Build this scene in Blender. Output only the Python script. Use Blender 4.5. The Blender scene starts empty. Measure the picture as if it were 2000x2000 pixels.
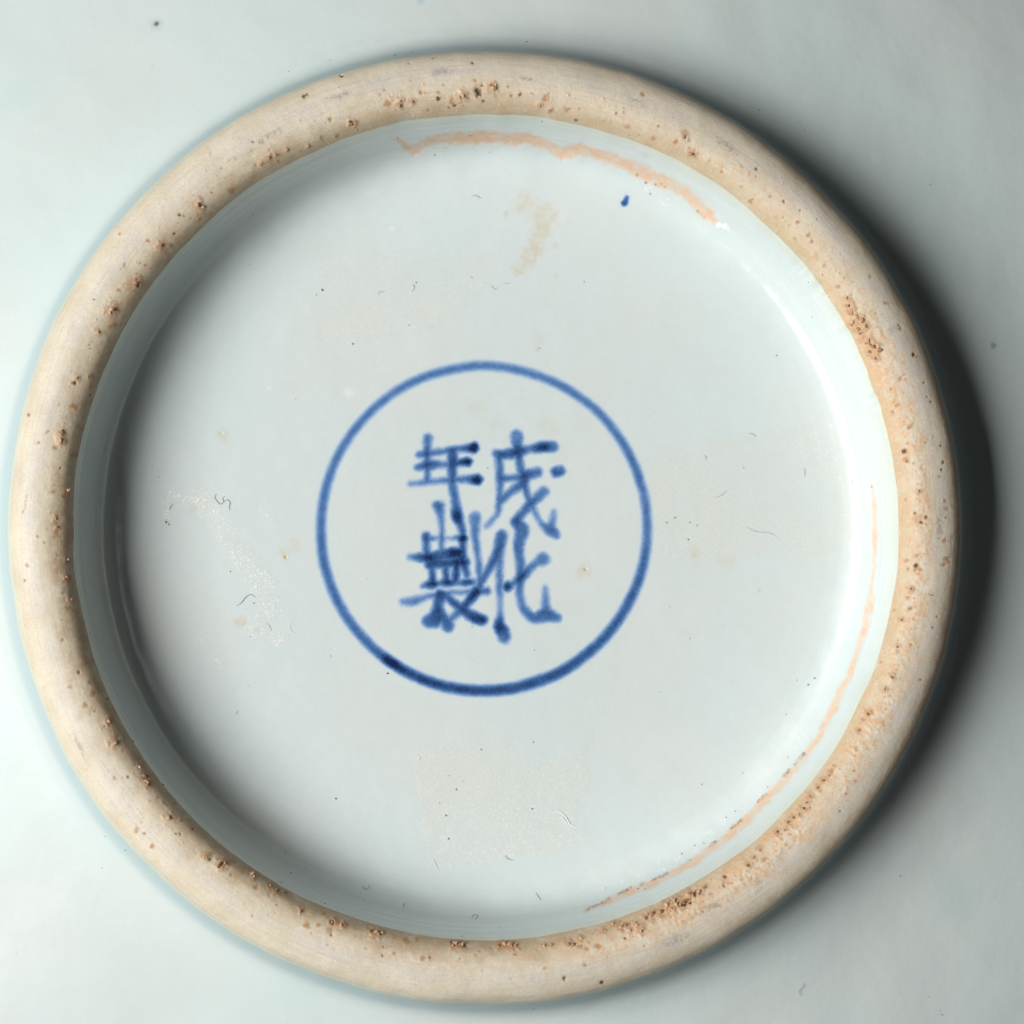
import bpy, math, random
import numpy as np
from mathutils import Matrix, Vector

random.seed(7)
SC = bpy.context.scene
COL = SC.collection

# ------------------------------------------------------------------ camera
# unit of the profile: u = 0.05 mm (the foot of the bowl is 93 mm across)
U = 0.05e-3
Z0 = 0.05125                      # height of the foot's crest above the table
D = 0.40                          # camera distance
TX, TY = 46.5, 24.5               # point looked at, in u, on the plane of the foot's crest
cdir = np.array([-0.040, -0.038, 1.0]); cdir /= np.linalg.norm(cdir)
cx = np.cross([0, 1, 0], cdir); cx /= np.linalg.norm(cx)
cy = np.cross(cdir, cx)
CPOS = np.array([TX * U, TY * U, Z0]) + D * cdir
cam_d = bpy.data.cameras.new("camera")
cam = bpy.data.objects.new("camera", cam_d)
COL.objects.link(cam)
m = Matrix.Identity(4)
for i in range(3):
    m[i][0], m[i][1], m[i][2], m[i][3] = cx[i], cy[i], cdir[i], CPOS[i]
cam.matrix_world = m
cam_d.sensor_width = 36
ZOOM = 1.003
cam_d.lens = 36 * D / (2000 * U) * ZOOM
cam_d.clip_start = 0.01
cam_d.clip_end = 20
cam_d.dof.use_dof = True
cam_d.dof.focus_distance = D + 0.003
cam_d.dof.aperture_fstop = 22
SC.camera = cam

# ------------------------------------------------------------------ world, lamps, exposure
w = bpy.data.worlds.new("World")
SC.world = w
w.use_nodes = True
w.node_tree.nodes["Background"].inputs[0].default_value = (1.0, 1.0, 0.97, 1)
w.node_tree.nodes["Background"].inputs[1].default_value = 0.014


def lamp(name, az, el, dist, sx, sy, power, col, aim=(0, 0, Z0)):
    d = bpy.data.lights.new(name, 'AREA')
    d.shape = 'RECTANGLE'; d.size = sx; d.size_y = sy
    d.energy = power; d.color = col
    o = bpy.data.objects.new(name, d); COL.objects.link(o)
    a, e = math.radians(az), math.radians(el)
    v = Vector((math.cos(a) * math.cos(e), math.sin(a) * math.cos(e), math.sin(e)))
    o.location = Vector(aim) + v * dist
    o.rotation_euler = v.to_track_quat('Z', 'Y').to_euler()
    return o


lamp("softbox_lamp", 187, 46.3, 1.10, 0.74, 0.54, 18.7, (1.0, 0.99, 0.97))
lamp("fill_lamp", 20, 65, 0.9, 0.12, 0.12, 0.10, (0.95, 0.98, 1.0))

SC.view_settings.view_transform = 'Standard'
SC.view_settings.look = 'None'
SC.view_settings.exposure = 0
SC.view_settings.gamma = 1
SC.view_settings.use_curve_mapping = False
SC.render.engine = 'CYCLES'
SC.render.resolution_x = SC.render.resolution_y = 1024


# ------------------------------------------------------------------ numeric helpers
def project(P):
    """world points (n,3) -> photo pixels (2000 px wide)"""
    v = P - CPOS
    z = -(v @ cdir)
    f = D / U * ZOOM
    return np.stack([1000 + f * (v @ cx) / z, 1000 - f * (v @ cy) / z], 1)


def sm(a, b, x):
    t = np.clip((x - a) / (b - a), 0, 1)
    return t * t * (3 - 2 * t)


def vnoise(x, y, z, seed=0):
    ix, iy, iz = (np.floor(q).astype(np.int64) for q in (x, y, z))
    fx, fy, fz = x - ix, y - iy, z - iz
    fx, fy, fz = (f * f * (3 - 2 * f) for f in (fx, fy, fz))

    def h(a, b, c):
        n = (a * 374761393 + b * 668265263 + c * 2147483647 + seed * 1274126177) & 0xFFFFFFFF
        n = ((n ^ (n >> 13)) * 1274126177) & 0xFFFFFFFF
        n = ((n ^ (n >> 16)) * 2246822519) & 0xFFFFFFFF
        return ((n ^ (n >> 15)) & 0xFFFFFF) / float(0xFFFFFF)
    r = 0
    for dx in (0, 1):
        for dy in (0, 1):
            for dz in (0, 1):
                r = r + h(ix + dx, iy + dy, iz + dz) * (fx if dx else 1 - fx) * (fy if dy else 1 - fy) * (fz if dz else 1 - fz)
    return r


def fbm(x, y, z, o=3, seed=0):
    s, a, t = 0, 1, 0
    for i in range(o):
        s = s + a * vnoise(x, y, z, seed + i * 17); t += a
        x, y, z, a = x * 2.03, y * 2.03, z * 2.03, a * 0.5
    return s / t


# ------------------------------------------------------------------ profile of the bowl, foot upwards (u)
CTRL = [(0, -204), (200, -204.2), (400, -205), (560, -206.2), (660, -207), (695, -206.6), (722, -204), (743, -198), (758, -188), (769, -173),
        (778, -150), (786, -122), (794, -90), (801, -60), (808, -38), (815, -25), (826, -12), (843, -3.2), (866, 0), (886, -2.2), (904, -8.5),
        (917, -17), (926, -27), (931, -37), (935, -57), (942, -92), (950, -122), (960, -145), (975, -161), (998, -173), (1035, -186),
        (1080, -199), (1150, -219), (1300, -262), (1450, -308), (1600, -366), (1740, -458), (1860, -566), (1945, -702), (1988, -856), (2008, -1010)]


def catmull(pts, per):
    p = np.array(pts, float)
    p = np.vstack([2 * p[0] - p[1], p, 2 * p[-1] - p[-2]])
    out = []
    for i in range(1, len(p) - 2):
        t = np.linspace(0, 1, per, endpoint=False)[:, None]
        # centripetal-like: scale tangents by chord lengths
        d0, d1, d2 = (max(np.linalg.norm(p[k + 1] - p[k]), 1e-6) for k in (i - 1, i, i + 1))
        m1 = ((p[i] - p[i - 1]) / d0 - (p[i + 1] - p[i - 1]) / (d0 + d1) + (p[i + 1] - p[i]) / d1) * d1
        m2 = ((p[i + 1] - p[i]) / d1 - (p[i + 2] - p[i]) / (d1 + d2) + (p[i + 2] - p[i + 1]) / d2) * d1
        out.append((2 * t**3 - 3 * t**2 + 1) * p[i] + (t**3 - 2 * t**2 + t) * m1 + (-2 * t**3 + 3 * t**2) * p[i + 1] + (t**3 - t**2) * m2)
    out.append(p[-2:-1])
    return np.vstack(out)


PROF = catmull(CTRL, 40)
PR, PZ = PROF[:, 0], PROF[:, 1]


def Hz(r):
    return np.interp(r, PR, PZ)


def resample(r0, r1, step):
    k = (PR > r0) & (PR < r1)
    q = np.vstack([[r0, Hz(r0)], PROF[k], [r1, Hz(r1)]])
    s = np.concatenate([[0], np.cumsum(np.linalg.norm(np.diff(q, axis=0), axis=1))])
    n = max(2, int(round(s[-1] / step)) + 1)
    t = np.linspace(0, s[-1], n)
    return np.interp(t, s, q[:, 0]), np.interp(t, s, q[:, 1])


def wobble(r, th):
    """hand-turned unevenness, the same for every piece so that edges meet"""
    c, s = np.cos(th), np.sin(th)
    a = (fbm(c * 9 + 50, s * 9 + 50, 0 * th + 3, 3, 5) - .5)
    b = (fbm(c * 6 + 70, s * 6 + 20, 0 * th + 9, 3, 8) - .5)
    crust = sm(.12, .3, th) * (1 - sm(.62, .8, th)) * (fbm(c * 45 + 5, s * 45 + 5, 0 * th + 2, 2, 3) - .35) * 5
    dr = (6 * a - crust) * np.exp(-((r - 808) / 16) ** 2) + 9 * b * np.exp(-((r - 931) / 22) ** 2)
    dz = (fbm(c * 3 + 30, s * 3 + 30, r / 90, 2, 11) - .5) * 7 * np.exp(-((r - 866) / 60) ** 2)
    return dr, dz


def place(px, py, lift=0.0):
    """photo pixel -> point on the bowl's surface (world)"""
    d = cx * (px - 1000) * U / D / ZOOM - cy * (py - 1000) * U / D / ZOOM - cdir
    z = -86.0
    lo = hi = None
    for _ in range(60):
        t = (Z0 + z * U - CPOS[2]) / d[2]
        p = CPOS + d * t
        zn = float(Hz(np.hypot(p[0], p[1]) / U))
        z = z + 0.5 * (zn - z)
    p[2] += lift * U
    return p


def surf_normal(p):
    r = np.hypot(p[0], p[1]) / U
    g = float((Hz(r + 3) - Hz(r - 3)) / 6)
    n = np.array([-g * p[0] / (r * U + 1e-9), -g * p[1] / (r * U + 1e-9), 1.0])
    return n / np.linalg.norm(n)


# ------------------------------------------------------------------ mesh helpers
def mesh_np(name, V, F, mat, parent=None, attrs=None, normals=None, smooth=True):
    me = bpy.data.meshes.new(name)
    F = np.asarray(F, np.int32)
    k = F.shape[1]
    me.vertices.add(len(V)); me.vertices.foreach_set("co", np.asarray(V, np.float32).ravel())
    me.loops.add(F.size); me.loops.foreach_set("vertex_index", F.ravel())
    me.polygons.add(len(F))
    me.polygons.foreach_set("loop_start", np.arange(0, F.size, k, dtype=np.int32))
    me.polygons.foreach_set("use_smooth", np.full(len(F), smooth))
    me.update(calc_edges=True)
    for a, v in (attrs or {}).items():
        at = me.attributes.new(a, 'FLOAT', 'POINT')
        at.data.foreach_set("value", np.asarray(v, np.float32))
    if normals is not None:
        me.normals_split_custom_set_from_vertices(normals.tolist())
    me.materials.append(mat)
    o = bpy.data.objects.new(name, me)
    COL.objects.link(o)
    o.parent = parent
    return o


def vertex_normals(V, F):
    n = np.cross(V[F[:, 2]] - V[F[:, 0]], V[F[:, 3]] - V[F[:, 1]])
    N = np.zeros_like(V)
    for k in range(4):
        for c in range(3):
            N[:, c] += np.bincount(F[:, k], n[:, c], minlength=len(V))
    return N / (np.linalg.norm(N, axis=1, keepdims=True) + 1e-30)


# ------------------------------------------------------------------ materials
def new_mat(name):
    mt = bpy.data.materials.new(name)
    mt.use_nodes = True
    nt = mt.node_tree
    return mt, nt, nt.nodes["Principled BSDF"]


class N:
    def __init__(s, nt):
        s.nt = nt
        s.co = nt.nodes.new("ShaderNodeTexCoord").outputs["Object"]

    def link(s, a, b):
        s.nt.links.new(a, b)

    def attr(s, n):
        a = s.nt.nodes.new("ShaderNodeAttribute"); a.attribute_name = n
        return a.outputs["Fac"]

    def noise(s, scale, detail=3, rough=.5, dist=0, out="Fac"):
        n = s.nt.nodes.new("ShaderNodeTexNoise")
        n.inputs["Scale"].default_value = scale; n.inputs["Detail"].default_value = detail
        n.inputs["Roughness"].default_value = rough; n.inputs["Distortion"].default_value = dist
        s.link(s.co, n.inputs["Vector"])
        return n.outputs[out]

    def val(s, x, sock):
        if isinstance(x, (int, float)):
            sock.default_value = x
        elif isinstance(x, tuple):
            sock.default_value = (*x, 1)
        else:
            s.link(x, sock)

    def math(s, op, a, b=0, c=0, clamp=False):
        n = s.nt.nodes.new("ShaderNodeMath"); n.operation = op; n.use_clamp = clamp
        s.val(a, n.inputs[0]); s.val(b, n.inputs[1]); s.val(c, n.inputs[2])
        return n.outputs[0]

    def mapr(s, x, a, b, lo=0.0, hi=1.0):
        n = s.nt.nodes.new("ShaderNodeMapRange"); n.interpolation_type = 'SMOOTHSTEP'
        s.link(x, n.inputs[0])
        for i, v in ((1, a), (2, b), (3, lo), (4, hi)):
            n.inputs[i].default_value = v
        return n.outputs[0]

    def mix(s, f, a, b):
        n = s.nt.nodes.new("ShaderNodeMix"); n.data_type = 'RGBA'
        s.val(f, n.inputs[0]); s.val(a, n.inputs[6]); s.val(b, n.inputs[7])
        return n.outputs[2]

    def dist(s, p):
        n = s.nt.nodes.new("ShaderNodeVectorMath"); n.operation = 'DISTANCE'
        s.link(s.co, n.inputs[0]); n.inputs[1].default_value = tuple(p)
        return n.outputs["Value"]

    def bump(s, h, strength, dist, prev=None):
        n = s.nt.nodes.new("ShaderNodeBump")
        n.inputs["Strength"].default_value = strength; n.inputs["Distance"].default_value = dist
        s.link(h, n.inputs["Height"])
        if prev is not None:
            s.link(prev, n.inputs["Normal"])
        return n.outputs[0]


GLAZE_A = (0.635, 0.71, 0.705)
GLAZE_B = (0.665, 0.71, 0.695)
GLAZE_C = (0.60, 0.69, 0.69)

# glazed recessed base, with everything that lies on or under its glaze
mat_base, nt, bs = new_mat("base_glaze")
n = N(nt)
blotch = n.mapr(n.noise(55, 3), .38, .66)
c = n.mix(blotch, GLAZE_A, GLAZE_B)
c = n.mix(n.attr("pool"), c, GLAZE_C)
c = n.mix(n.attr("lip"), c, (0.58, 0.61, 0.44))
fine = n.noise(9000, 2)
c = n.mix(n.mapr(n.noise(1400, 3, .6), .35, .65, 0, .10), c, (0.56, 0.60, 0.58))
c = n.mix(n.mapr(n.noise(5200, 2, .5), .66, .74, 0, .30), c, (0.86, 0.88, 0.86))
c = n.mix(n.mapr(n.noise(6500, 2, .5), .30, .22, 0, .25), c, (0.40, 0.45, 0.45))
# sticker residue: greyer, matt, fibrous
fib = n.mapr(n.noise(3200, 4, .7), .42, .62)
rs = n.attr("residue")
c = n.mix(n.math('MULTIPLY', rs, n.math('MULTIPLY_ADD', fib, .35, .5)), c, (0.607, 0.636, 0.6))
c = n.mix(n.math('MULTIPLY', n.attr("fluff"), n.mapr(n.noise(5200, 2, .6), .56, .66)), c, (0.93, 0.93, 0.9))
# yellow-brown stain
st = n.math('MULTIPLY', n.attr("stain"), n.mapr(n.noise(900, 5, .7), .32, .68, .4, 1.7), clamp=True)
c = n.mix(st, c, (0.60, 0.49, 0.29))
# bare clay streak
pe = n.attr("peach")
pcol = n.mix(n.mapr(n.noise(1500, 4, .7), .35, .7), (0.72, 0.50, 0.34), (0.75, 0.585, 0.44))
c = n.mix(pe, c, pcol)
c = n.mix(n.math('MULTIPLY', n.attr("rust"), n.mapr(n.noise(4000, 3, .7), .40, .58)), c, (0.20, 0.075, 0.025))
c = n.mix(n.attr("white"), c, (0.88, 0.90, 0.88))
# cobalt
pg = n.attr("pigment")
gr = n.noise(7500, 2, .6)
pgn = n.math('MULTIPLY', pg, n.mapr(gr, .25, .75, .88, 1.10))
ramp = nt.nodes.new("ShaderNodeValToRGB")
e = ramp.color_ramp.elements
e[0].position = 0; e[0].color = (0.56, 0.68, 0.78, 1)
e[1].position = 1; e[1].color = (0.008, 0.022, 0.088, 1)
for pos, col in ((.25, (0.36, 0.49, 0.67)), (.5, (0.105, 0.225, 0.47)), (.72, (0.04, 0.11, 0.285))):
    q = ramp.color_ramp.elements.new(pos); q.color = (*col, 1)
n.link(pgn, ramp.inputs[0])
c = n.mix(n.mapr(pgn, 0.0, .30), c, ramp.outputs[0])
# pale pinhole specks in the glaze above the cobalt
c = n.mix(n.math('MULTIPLY', n.mapr(n.noise(11000, 1), .72, .78), n.mapr(pg, .2, .6, 0, .55)), c, (0.7, 0.78, 0.85))
n.link(c, bs.inputs["Base Color"])
ro = n.math('MAXIMUM', n.math('MAXIMUM', n.math('MULTIPLY', n.attr("matt"), .55), n.math('MULTIPLY', pe, .62)), n.math('MULTIPLY_ADD', rs, .33, .20))
n.link(ro, bs.inputs["Roughness"])
b = n.bump(n.noise(420, 3), .12, 0.0004)
b = n.bump(fine, .05, 0.00006, b)
b2 = n.math('MULTIPLY', n.math('MAXIMUM', rs, pe), n.noise(4200, 4, .7))
b = n.bump(b2, .22, 0.00004, b)
n.link(b, bs.inputs["Normal"])

# glazed outside of the bowl
mat_body, nt, bs = new_mat("body_glaze")
n = N(nt)
c = n.mix(n.mapr(n.noise(42, 3), .36, .66), (0.57, 0.655, 0.642), (0.595, 0.645, 0.63))
c = n.mix(n.mapr(n.noise(75, 2), .6, .8, 0, .55), c, (0.50, 0.625, 0.605))
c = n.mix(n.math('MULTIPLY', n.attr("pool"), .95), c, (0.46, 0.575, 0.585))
c = n.mix(n.mapr(n.noise(1400, 3, .6), .35, .65, 0, .10), c, (0.56, 0.60, 0.58))
c = n.mix(n.mapr(n.noise(5200, 2, .5), .66, .74, 0, .30), c, (0.86, 0.88, 0.86))
c = n.mix(n.mapr(n.noise(6500, 2, .5), .30, .22, 0, .25), c, (0.40, 0.45, 0.45))
c = n.mix(n.attr("lip"), c, (0.66, 0.69, 0.50))
for (x, y, rr, f, col) in ((306, 47, 6, .95, (0.05, 0.07, 0.08)), (306, 47, 15, .28, (0.3, 0.36, 0.38)),
                           (1577, 193, 16, .4, (0.72, 0.70, 0.66)), (1708, 309, 14, .4, (0.72, 0.70, 0.66)),
                           (1940, 675, 8, .5, (0.12, 0.17, 0.2)), (822, 3, 10, .4, (0.3, 0.48, 0.6)),
                           (1335, 85, 24, .25, (0.42, 0.62, 0.62))):
    p = place(x, y)
    d = n.math('ADD', n.dist(p), n.math('MULTIPLY_ADD', n.noise(1800, 3, .7), rr * U * 1.4, -rr * U * .7))
    c = n.mix(n.mapr(d, rr * U * .35, rr * U * 1.2, f, 0.0), c, col)
n.link(c, bs.inputs["Base Color"])
n.link(n.mapr(n.noise(60, 3), .3, .7, .30, .38), bs.inputs["Roughness"])
bs.inputs["Specular IOR Level"].default_value = .14
b = n.bump(n.noise(260, 3), .14, 0.0006)
b = n.bump(n.noise(5000, 2), .05, 0.00006, b)
n.link(b, bs.inputs["Normal"])

# bare fired clay of the foot
mat_ring, nt, bs = new_mat("bare_clay")
n = N(nt)
uu = n.attr("across")
big = n.noise(160, 4, .6)
uj = n.math('ADD', uu, n.math('MULTIPLY_ADD', big, .5, -.25))
c = n.mix(n.mapr(n.noise(300, 4, .6), .35, .68), (0.62, 0.545, 0.41), (0.68, 0.62, 0.495))
mid = n.math('MULTIPLY', n.mapr(uj, .42, .56), n.mapr(uj, .64, .82, 1.0, 0.0))
c = n.mix(n.math('MULTIPLY', mid, n.mapr(n.noise(520, 4, .65), .36, .66, .1, .9)), c, (0.595, 0.545, 0.495))
c = n.mix(n.math('MULTIPLY', n.mapr(uj, .04, .38, .9, 0.0), n.mapr(n.noise(420, 4, .6), .30, .60, .25, 1)), c, (0.55, 0.43, 0.265))
ca = nt.nodes.new("ShaderNodeCombineXYZ")
n.link(n.math('MULTIPLY', n.math('COSINE', n.attr("theta")), 7), ca.inputs[0]); n.link(n.math('MULTIPLY', n.math('SINE', n.attr("theta")), 7), ca.inputs[1])
n.link(n.math('MULTIPLY', uu, 26), ca.inputs[2])
sn = nt.nodes.new("ShaderNodeTexNoise"); sn.inputs["Scale"].default_value = 1.0; sn.inputs["Detail"].default_value = 4; sn.inputs["Roughness"].default_value = .65
n.link(ca.outputs[0], sn.inputs["Vector"])
streak = sn.outputs["Fac"]
c = n.mix(n.mapr(streak, .50, .68, 0, .50), c, (0.52, 0.465, 0.39))
c = n.mix(n.mapr(streak, .46, .30, 0, .45), c, (0.72, 0.65, 0.54))
c = n.mix(n.math('MULTIPLY', n.attr("wash"), n.mapr(n.noise(650, 4, .7), .32, .62, .15, 1.0)), c, (0.40, 0.28, 0.165))
c = n.mix(n.mapr(n.noise(5200, 3, .7), .52, .68, 0, .40), c, (0.42, 0.35, 0.28))
c = n.mix(n.mapr(n.noise(4700, 3, .7), .56, .70, 0, .45), c, (0.82, 0.76, 0.66))
og = n.attr("orange")
c = n.mix(n.math('MULTIPLY', og, n.mapr(n.noise(1300, 5, .72), .40, .60, .10, .95)), c, (0.65, 0.405, 0.22))
c = n.mix(n.math('MULTIPLY', og, n.mapr(n.noise(2600, 4, .7), .60, .72, 0, .85)), c, (0.42, 0.19, 0.07))
c = n.mix(n.math('MULTIPLY', n.attr("grey"), n.mapr(n.noise(2600, 4, .75), .40, .58, .15, 1.0)), c, (0.24, 0.21, 0.20))
# tiny scattered flecks
fl = n.math('MULTIPLY', n.mapr(n.noise(2300, 3, .65), .685, .73), n.mapr(uj, .1, .75, 1.0, .25))
c = n.mix(n.math('MULTIPLY', fl, .7), c, (0.38, 0.20, 0.09))
c = n.mix(n.math('MULTIPLY', n.mapr(n.noise(3100, 2, .5), .75, .79), .5), c, (0.2, 0.15, 0.11))
c = n.mix(n.math('MULTIPLY', n.mapr(n.noise(4200, 2, .5), .70, .76), .4), c, (0.85, 0.78, 0.66))
sp = n.attr("brown")
c = n.mix(n.math('MULTIPLY', sp, n.mapr(n.noise(3000, 3, .7), .3, .62, .4, 1.0)), c, (0.43, 0.215, 0.09))
c = n.mix(n.attr("dark"), c, (0.055, 0.035, 0.025))
n.link(c, bs.inputs["Base Color"])
n.link(n.mapr(big, .3, .7, .48, .68), bs.inputs["Roughness"])
b = n.bump(n.noise(700, 4, .6), .16, 0.00012)
b = n.bump(n.noise(4200, 4, .7), .34, 0.00005, b)
b = n.bump(streak, .25, 0.00008, b)
b = n.bump(n.math('MULTIPLY', og, n.noise(2300, 4, .7)), .5, 0.0001, b)
n.link(b, bs.inputs["Normal"])

mats_grit = []
for i, (ca, cb) in enumerate((((0.68, 0.43, 0.26), (0.47, 0.25, 0.125)), ((0.56, 0.33, 0.18), (0.26, 0.13, 0.07)), ((0.75, 0.55, 0.39), (0.56, 0.33, 0.18)))):
    mt, nt, bs = new_mat("kiln_grit_%d" % i)
    n = N(nt)
    n.link(n.mix(n.mapr(n.noise(3800, 3, .7), .38, .62), cb, ca), bs.inputs["Base Color"])
    bs.inputs["Roughness"].default_value = .6
    n.link(n.bump(n.noise(6000, 3), .5, 0.00005), bs.inputs["Normal"])
    mats_grit.append(mt)

mat_lint, nt, bs = new_mat("dark_lint")
n = N(nt)
n.link(n.mix(n.noise(2500), (0.05, 0.052, 0.05), (0.2, 0.2, 0.2)), bs.inputs["Base Color"])
bs.inputs["Roughness"].default_value = .7
mat_lint_w, nt, bs = new_mat("white_lint")
n = N(nt)
n.link(n.mix(n.noise(2500), (0.82, 0.83, 0.82), (0.93, 0.93, 0.92)), bs.inputs["Base Color"])
bs.inputs["Roughness"].default_value = .6
mat_table, nt, bs = new_mat("table_cloth_grey")
n = N(nt)
n.link(n.mix(n.noise(40, 5), (0.16, 0.165, 0.165), (0.20, 0.205, 0.205)), bs.inputs["Base Color"])
bs.inputs["Roughness"].default_value = .8

# ------------------------------------------------------------------ the table the bowl stands on, rim down
tv = [(x, y, z) for z in (-0.02, 0) for x, y in ((-.3, -.3), (.3, -.3), (.3, .3), (-.3, .3))]
tf = [(0, 3, 2, 1), (4, 5, 6, 7), (0, 1, 5, 4), (1, 2, 6, 5), (2, 3, 7, 6), (3, 0, 4, 7)]
tb = mesh_np("table_top", np.array(tv), np.array(tf), mat_table, smooth=False)
tb["kind"] = "structure"

# ------------------------------------------------------------------ the bowl
bowl = bpy.data.objects.new("porcelain_bowl", None)
COL.objects.link(bowl)
bowl.empty_display_size = 0.02
bowl["label"] = "upturned pale blue-white porcelain bowl with unglazed foot ring and blue painted mark"
bowl["category"] = "bowl"


def revolve(rs, zs, th, close=True):
    R, T = np.meshgrid(rs, th, indexing='ij')
    Zz = np.repeat(zs[:, None], len(th), 1)
    return R.ravel(), T.ravel(), Zz.ravel()


def grid_faces(nr, nt_, off=0, flip=False):
    i = np.arange(nr - 1)[:, None] * nt_
    j = np.arange(nt_)[None, :]
    j2 = (j + 1) % nt_
    f = np.stack([i + j, i + nt_ + j, i + nt_ + j2, i + j2], -1).reshape(-1, 4)
    return f + off


# --- outside body, with rim and inside, one closed shell
rs, zs = resample(925, 2008, 6)
far = rs > 1500
keep = np.ones(len(rs), bool)
keep[far] = (np.arange(far.sum()) % 3 == 0); keep[-1] = True
rs, zs = rs[keep], zs[keep]
zs[0] -= 4; rs[0] -= 4
inner = np.array([(2006, -1021), (1996, -1025), (1984, -1019), (1962, -870), (1915, -715), (1830, -590), (1710, -490), (1580, -420),
                  (1430, -375), (1290, -330), (1150, -300), (900, -286), (600, -280), (300, -277), (2, -276)], float)
rs = np.concatenate([rs, inner[:, 0]]); zs = np.concatenate([zs, inner[:, 1]])
NT = 1080
th = np.arange(NT) * 2 * math.pi / NT - math.pi / 4
R, T, Zz = revolve(rs, zs, th)
dr, dz = wobble(R, np.where(T > math.pi, T - 2 * math.pi, T))
uneven = (fbm(np.cos(T) * R / 380 + 9, np.sin(T) * R / 380 + 9, Zz * 0 + 1, 3, 21) - .5) * 16 * sm(960, 1150, R)
outer_side = np.arange(len(R)) < (len(rs) - len(inner)) * NT
Zz2 = Zz + dz + np.where(outer_side & (R < 1900), uneven, 0)
V = np.stack([(R + dr) * np.cos(T) * U, (R + dr) * np.sin(T) * U, Z0 + Zz2 * U], 1)
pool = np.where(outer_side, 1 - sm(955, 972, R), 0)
lip = np.where(outer_side, .8 * (1 - sm(934, 940, R)), 0)
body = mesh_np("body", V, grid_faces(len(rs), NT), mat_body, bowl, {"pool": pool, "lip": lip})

# --- recessed base: concentric grid for the floor + revolved wall, then split by what is on it
NF = 640
RF = 752.0
g = np.linspace(-1, 1, NF + 1)
A, B = np.meshgrid(g, g, indexing='ij')
with np.errstate(divide='ignore', invalid='ignore'):
    big_a = np.abs(A) > np.abs(B)
    rr = np.where(big_a, A, B)
    ph = np.where(big_a, (math.pi / 4) * np.where(A == 0, 0, B / A), math.pi / 2 - (math.pi / 4) * np.where(B == 0, 0, A / B))
FX, FY = (rr * np.cos(ph) * RF).ravel(), (rr * np.sin(ph) * RF).ravel()
ii = np.arange(NF)[:, None] * (NF + 1) + np.arange(NF)[None, :]
FF = np.stack([ii, ii + NF + 1, ii + NF + 2, ii + 1], -1).reshape(-1, 4)
idx = np.arange((NF + 1) ** 2).reshape(NF + 1, NF + 1)
bound = np.concatenate([idx[-1, :-1], idx[::-1, -1][:-1], idx[0, ::-1][:-1], idx[:, 0][:-1]])
bth = np.arctan2(FY[bound], FX[bound])
o_ = np.argsort(np.mod(bth + math.pi / 4 + 1e-9, 2 * math.pi))
bound = bound[o_]
NA = len(bound)
thA = -math.pi / 4 + np.arange(NA) * 2 * math.pi / NA
wr, wz = resample(RF, 808, 2.6)
R, T, Zz = revolve(wr[1:], wz[1:], thA)
nfl = len(FX)
AX = np.concatenate([FX, R * np.cos(T)]); AY = np.concatenate([FY, R * np.sin(T)])
AR = np.hypot(AX, AY); AT = np.arctan2(AY, AX)
AZ = np.concatenate([Hz(np.hypot(FX, FY)), Zz])
dr, dz = wobble(AR, AT)
und = (fbm(AX / 300 + 20, AY / 300 + 20, AX * 0, 2, 31) - .5) * 3.0 + (fbm(AX / 60 + 20, AY / 60 + 20, AX * 0, 2, 37) - .5) * .5
und = und + (fbm(AX / 75 + 60, AY / 75 + 60, AX * 0, 2, 33) - .5) * 2.6 * sm(670, 715, AR) * (1 - sm(765, 790, AR))
ridge = (vnoise(AR / 3.2, AT * 3 + 40, AR * 0, 41) - .5) * 1.1 * sm(772, 785, AR)
BV = np.stack([(AR + dr + ridge) * np.cos(AT) * U, (AR + dr + ridge) * np.sin(AT) * U, Z0 + (AZ + dz + und * (1 - sm(740, 800, AR))) * U], 1)
nw = len(wr) - 1
wall_rows = np.vstack([bound[None, :], nfl + np.arange(nw * NA).reshape(nw, NA)])
WF = np.stack([wall_rows[:-1], wall_rows[1:], np.roll(wall_rows[1:], -1, 1), np.roll(wall_rows[:-1], -1, 1)], -1).reshape(-1, 4)
BF = np.vstack([FF, WF])
P = project(BV)
PX, PY = P[:, 0], P[:, 1]
jx = (fbm(PX / 9, PY / 9, PX * 0, 3, 51) - .5)
jy = (fbm(PX / 9, PY / 9, PX * 0 + 40, 3, 53) - .5)


def conv(crop, pts):
    ox, oy, k = crop
    return [(ox + p[0] / k, oy + p[1] / k) + tuple(q / k for q in p[2:3]) + tuple(p[3:]) for p in pts]


C_TL = (0, 0, 2.76); C_TM = (650, 50, 2.76); C_TR = (1300, 50, 2.76); C_R = (1300, 700, 2.76)
C_BR = (1300, 1300, 2.76); C_L = (0, 650, 2.76); C_BL = (0, 1300, 2.76); C_BM = (650, 1300, 2.76)
C_MK = (760, 820, 4.2); C_CI = (580, 680, 2.611)


def stroke_sdf(X, Y, pts):
    """signed distance to a chain of tapering capsules; pts = (x, y, half width[, strength])"""
    best = np.full(len(X), 1e9); inten = np.zeros(len(X))
    pts = [tuple(p) + ((1.0,) if len(p) == 3 else ()) for p in pts]
    if len(pts) == 1:
        pts = pts * 2
    for p, q in zip(pts[:-1], pts[1:]):
        dx, dy = q[0] - p[0], q[1] - p[1]
        L = dx * dx + dy * dy + 1e-9
        t = np.clip(((X - p[0]) * dx + (Y - p[1]) * dy) / L, 0, 1)
        d = np.hypot(X - p[0] - t * dx, Y - p[1] - t * dy) - (p[2] + t * (q[2] - p[2]))
        i = p[3] + t * (q[3] - p[3])
        k = d < best
        best = np.where(k, d, best); inten = np.where(k, i, inten)
    return best, inten


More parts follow.
